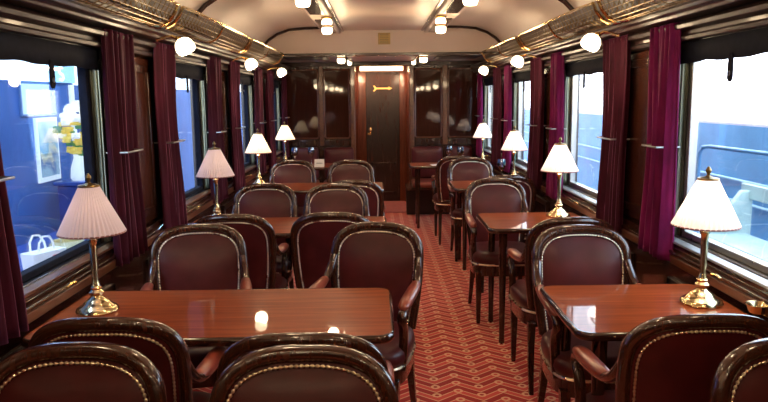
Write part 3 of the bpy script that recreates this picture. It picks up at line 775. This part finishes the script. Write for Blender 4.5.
fcol = [glow('white petals', (1, 1, .95), .7), glow('yellow petals', (1, .8, .2), .45, (.9, .65, .1)), glow('green leaves', (.2, .5, .25), .2, (.08, .3, .1))]
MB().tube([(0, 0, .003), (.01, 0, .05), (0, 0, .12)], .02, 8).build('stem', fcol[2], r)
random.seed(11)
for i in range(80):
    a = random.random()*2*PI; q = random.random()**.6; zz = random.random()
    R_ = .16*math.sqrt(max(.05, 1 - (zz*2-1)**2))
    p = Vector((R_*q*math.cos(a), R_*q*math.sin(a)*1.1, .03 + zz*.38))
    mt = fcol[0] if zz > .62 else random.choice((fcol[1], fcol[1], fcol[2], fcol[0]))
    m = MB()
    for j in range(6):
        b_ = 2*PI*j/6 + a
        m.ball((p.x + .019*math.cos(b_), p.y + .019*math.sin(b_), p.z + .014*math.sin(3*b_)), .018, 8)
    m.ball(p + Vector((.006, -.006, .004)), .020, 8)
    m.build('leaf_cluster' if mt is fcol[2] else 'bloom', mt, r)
# display table with bag and basket
r = empty('display_table', (-2.02, 3.95, -.6)); tag(r, 'dark blue display table outside the first blue window', 'table')
dt = plain('display table paint', (.04, .09, .36), .3)
MB().box(-.34, .34, -.85, .95, 1.17, 1.205).build('tabletop', dt, r, bevel=.006)
for sx in (-.3, .3):
    for sy in (-.8, .9): MB().box(sx-.025, sx+.025, sy-.025, sy+.025, 0, 1.17).build('leg', dt, r, bevel=.004)
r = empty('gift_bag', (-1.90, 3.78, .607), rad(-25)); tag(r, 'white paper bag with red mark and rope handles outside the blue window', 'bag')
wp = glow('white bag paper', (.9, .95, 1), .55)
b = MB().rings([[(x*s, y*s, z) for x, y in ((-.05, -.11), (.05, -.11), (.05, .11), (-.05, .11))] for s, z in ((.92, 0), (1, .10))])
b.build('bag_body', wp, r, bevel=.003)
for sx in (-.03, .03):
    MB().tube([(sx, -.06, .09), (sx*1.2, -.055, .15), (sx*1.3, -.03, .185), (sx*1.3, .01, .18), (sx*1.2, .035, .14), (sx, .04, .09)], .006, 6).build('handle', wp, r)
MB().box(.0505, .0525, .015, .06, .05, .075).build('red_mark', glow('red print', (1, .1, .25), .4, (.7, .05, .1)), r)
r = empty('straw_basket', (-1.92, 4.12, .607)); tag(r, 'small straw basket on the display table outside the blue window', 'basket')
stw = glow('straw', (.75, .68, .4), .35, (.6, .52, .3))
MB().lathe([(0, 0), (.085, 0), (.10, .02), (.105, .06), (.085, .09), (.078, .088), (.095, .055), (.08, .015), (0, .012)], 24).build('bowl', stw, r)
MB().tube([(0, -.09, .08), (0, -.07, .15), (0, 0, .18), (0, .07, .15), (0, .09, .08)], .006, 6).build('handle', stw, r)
def area(loc, rot, e, col, sx, sy, name):
    L = bpy.data.lights.new(name, 'AREA'); L.energy = e; L.color = col; L.shape = 'RECTANGLE'; L.size = sx; L.size_y = sy
    o = bpy.data.objects.new(name, L); C.objects.link(o); o.location = loc; o.rotation_euler = rot; return o
for y in (3.2, 5.6, 8.0, 10.5): area((-1.75, y, 2.45), (0, rad(-25), 0), 75, (.50, .72, 1), .3, 1.6, 'hall_light')
L = bpy.data.lights.new('purple_spot', 'SPOT'); L.energy = 30; L.color = (.8, .3, 1); L.spot_size = rad(16); L.spot_blend = .8; L.shadow_soft_size = .03
o = bpy.data.objects.new('purple_spot', L); C.objects.link(o); o.location = (-2.2, 5.75, 2.4); o.rotation_euler = (0, rad(-16), 0)

# ------------------------------------------------------------------ outside, bright side: open platform
blue_par = plain('blue platform wall', (.10, .30, .52), .4, .2, 2)
struct(MB().box(3.0, 3.2, 0.5, 18, -.7, 1.255).build('wall_platform', blue_par, smooth=0))
struct(MB().box(3.0, 3.2, 0.5, 18, 1.255, 1.275).build('trim_%d' % tn, plain('pink coping', (.8, .62, .66), .5), smooth=0)); tn += 1
struct(MB().box(1.46, 3.0, -1, 18, -.8, -.7).build('floor_platform', plain('platform paving', (.12, .22, .36), .5), smooth=0))
r = empty('platform_railing', (2.2, 3.6, -.7)); tag(r, 'blue tubular railing with curved end outside the first bright window', 'railing')
rl = plain('blue railing paint', (.10, .28, .50), .3)
MB().tube([(0, -1.3, 1.885), (0, 1.15, 1.865), (0, 1.24, 1.855), (0, 1.285, 1.82), (0, 1.30, 1.77), (0, 1.30, 0)], .014, 10).build('top_rail', rl, r)
for y in (-1.3, 0.0): MB().tube([(0, y, 0), (0, y, 1.875)], .014, 8).build('post', rl, r)
MB().tube([(0, -1.3, 1.2), (0, 1.30, 1.2)], .010, 8).build('lower_rail', rl, r)
r = empty('reflection_bench', (2.50, 4.45, -.7)); tag(r, 'pale bench shape standing for window reflections, behind the railing', 'bench')  # added shape for pale reflections in the pane
pb = plain('pale reflection tone', (.55, .66, .62), .4)
MB().box(.10, .13, -1.0, .62, 1.47, 1.575).build('backrest', pb, r, bevel=.006)
MB().box(-.22, .10, -1.0, .58, 1.18, 1.22).build('seat', pb, r, bevel=.006)
for y in (.50, -1.0):
    MB().prism([(-.22, 0), (.13, 0), (.13, 1.53), (.05, 1.53), (-.05, 1.39), (-.22, 1.35)], 'y', y, y + .05).build('end_panel', pb, r, bevel=.006)
b = MB()
for k in range(4): b.box(2.985, 3.0, 4.4 + 2.4*k, 4.46 + 2.4*k, -.6, 1.2)
struct(b.build('trim_%d' % tn, plain('blue wall battens', (.12, .32, .6), .4), smooth=0)); tn += 1
for z in (.62, .80):
    struct(MB().tube([(2.97, .6, z), (2.97, 17.5, z)], .012, 8).build('trim_%d' % tn, plain('pale conduit', (.45, .62, .72), .4))); tn += 1

# ------------------------------------------------------------------ sky
w = bpy.data.worlds.new('overcast'); scn.world = w; w.use_nodes = True
nt = w.node_tree; bg = nt.nodes['Background']
tc = nt.nodes.new('ShaderNodeTexCoord'); sp = nt.nodes.new('ShaderNodeSeparateXYZ'); nt.links.new(tc.outputs['Generated'], sp.inputs[0])
rp = nt.nodes.new('ShaderNodeValToRGB'); e = rp.color_ramp.elements
e[0].position = .42; e[0].color = (.05, .10, .2, 1); e[1].position = .5; e[1].color = (.98, .90, .94, 1)
q = e.new(.56); q.color = (.92, .97, 1, 1); q = e.new(.8); q.color = (.70, .85, 1, 1)
mp = nt.nodes.new('ShaderNodeMath'); mp.operation = 'MULTIPLY_ADD'; mp.inputs[1].default_value = .5; mp.inputs[2].default_value = .5
nt.links.new(sp.outputs[2], mp.inputs[0]); nt.links.new(mp.outputs[0], rp.inputs[0]); nt.links.new(rp.outputs[0], bg.inputs[0])
bg.inputs[1].default_value = 8.0

# ------------------------------------------------------------------ camera
cam = bpy.data.cameras.new('camera'); co = bpy.data.objects.new('camera', cam); C.objects.link(co); scn.camera = co
cam.sensor_width = 36; cam.lens = 700/768*36; cam.clip_start = .02; cam.clip_end = 200
Mx = Matrix.Rotation(-rad(.464), 4, 'Z') @ Matrix.Rotation(rad(90 - 8.355), 4, 'X') @ Matrix.Rotation(-rad(.6), 4, 'Z')
co.matrix_world = Matrix.Translation((-.06, 0, 1.514)) @ Mx
scn.view_settings.view_transform = 'Standard'; scn.view_settings.look = 'None'; scn.view_settings.exposure = 0; scn.view_settings.gamma = 1
try: scn.cycles.use_denoising = True
except Exception: pass
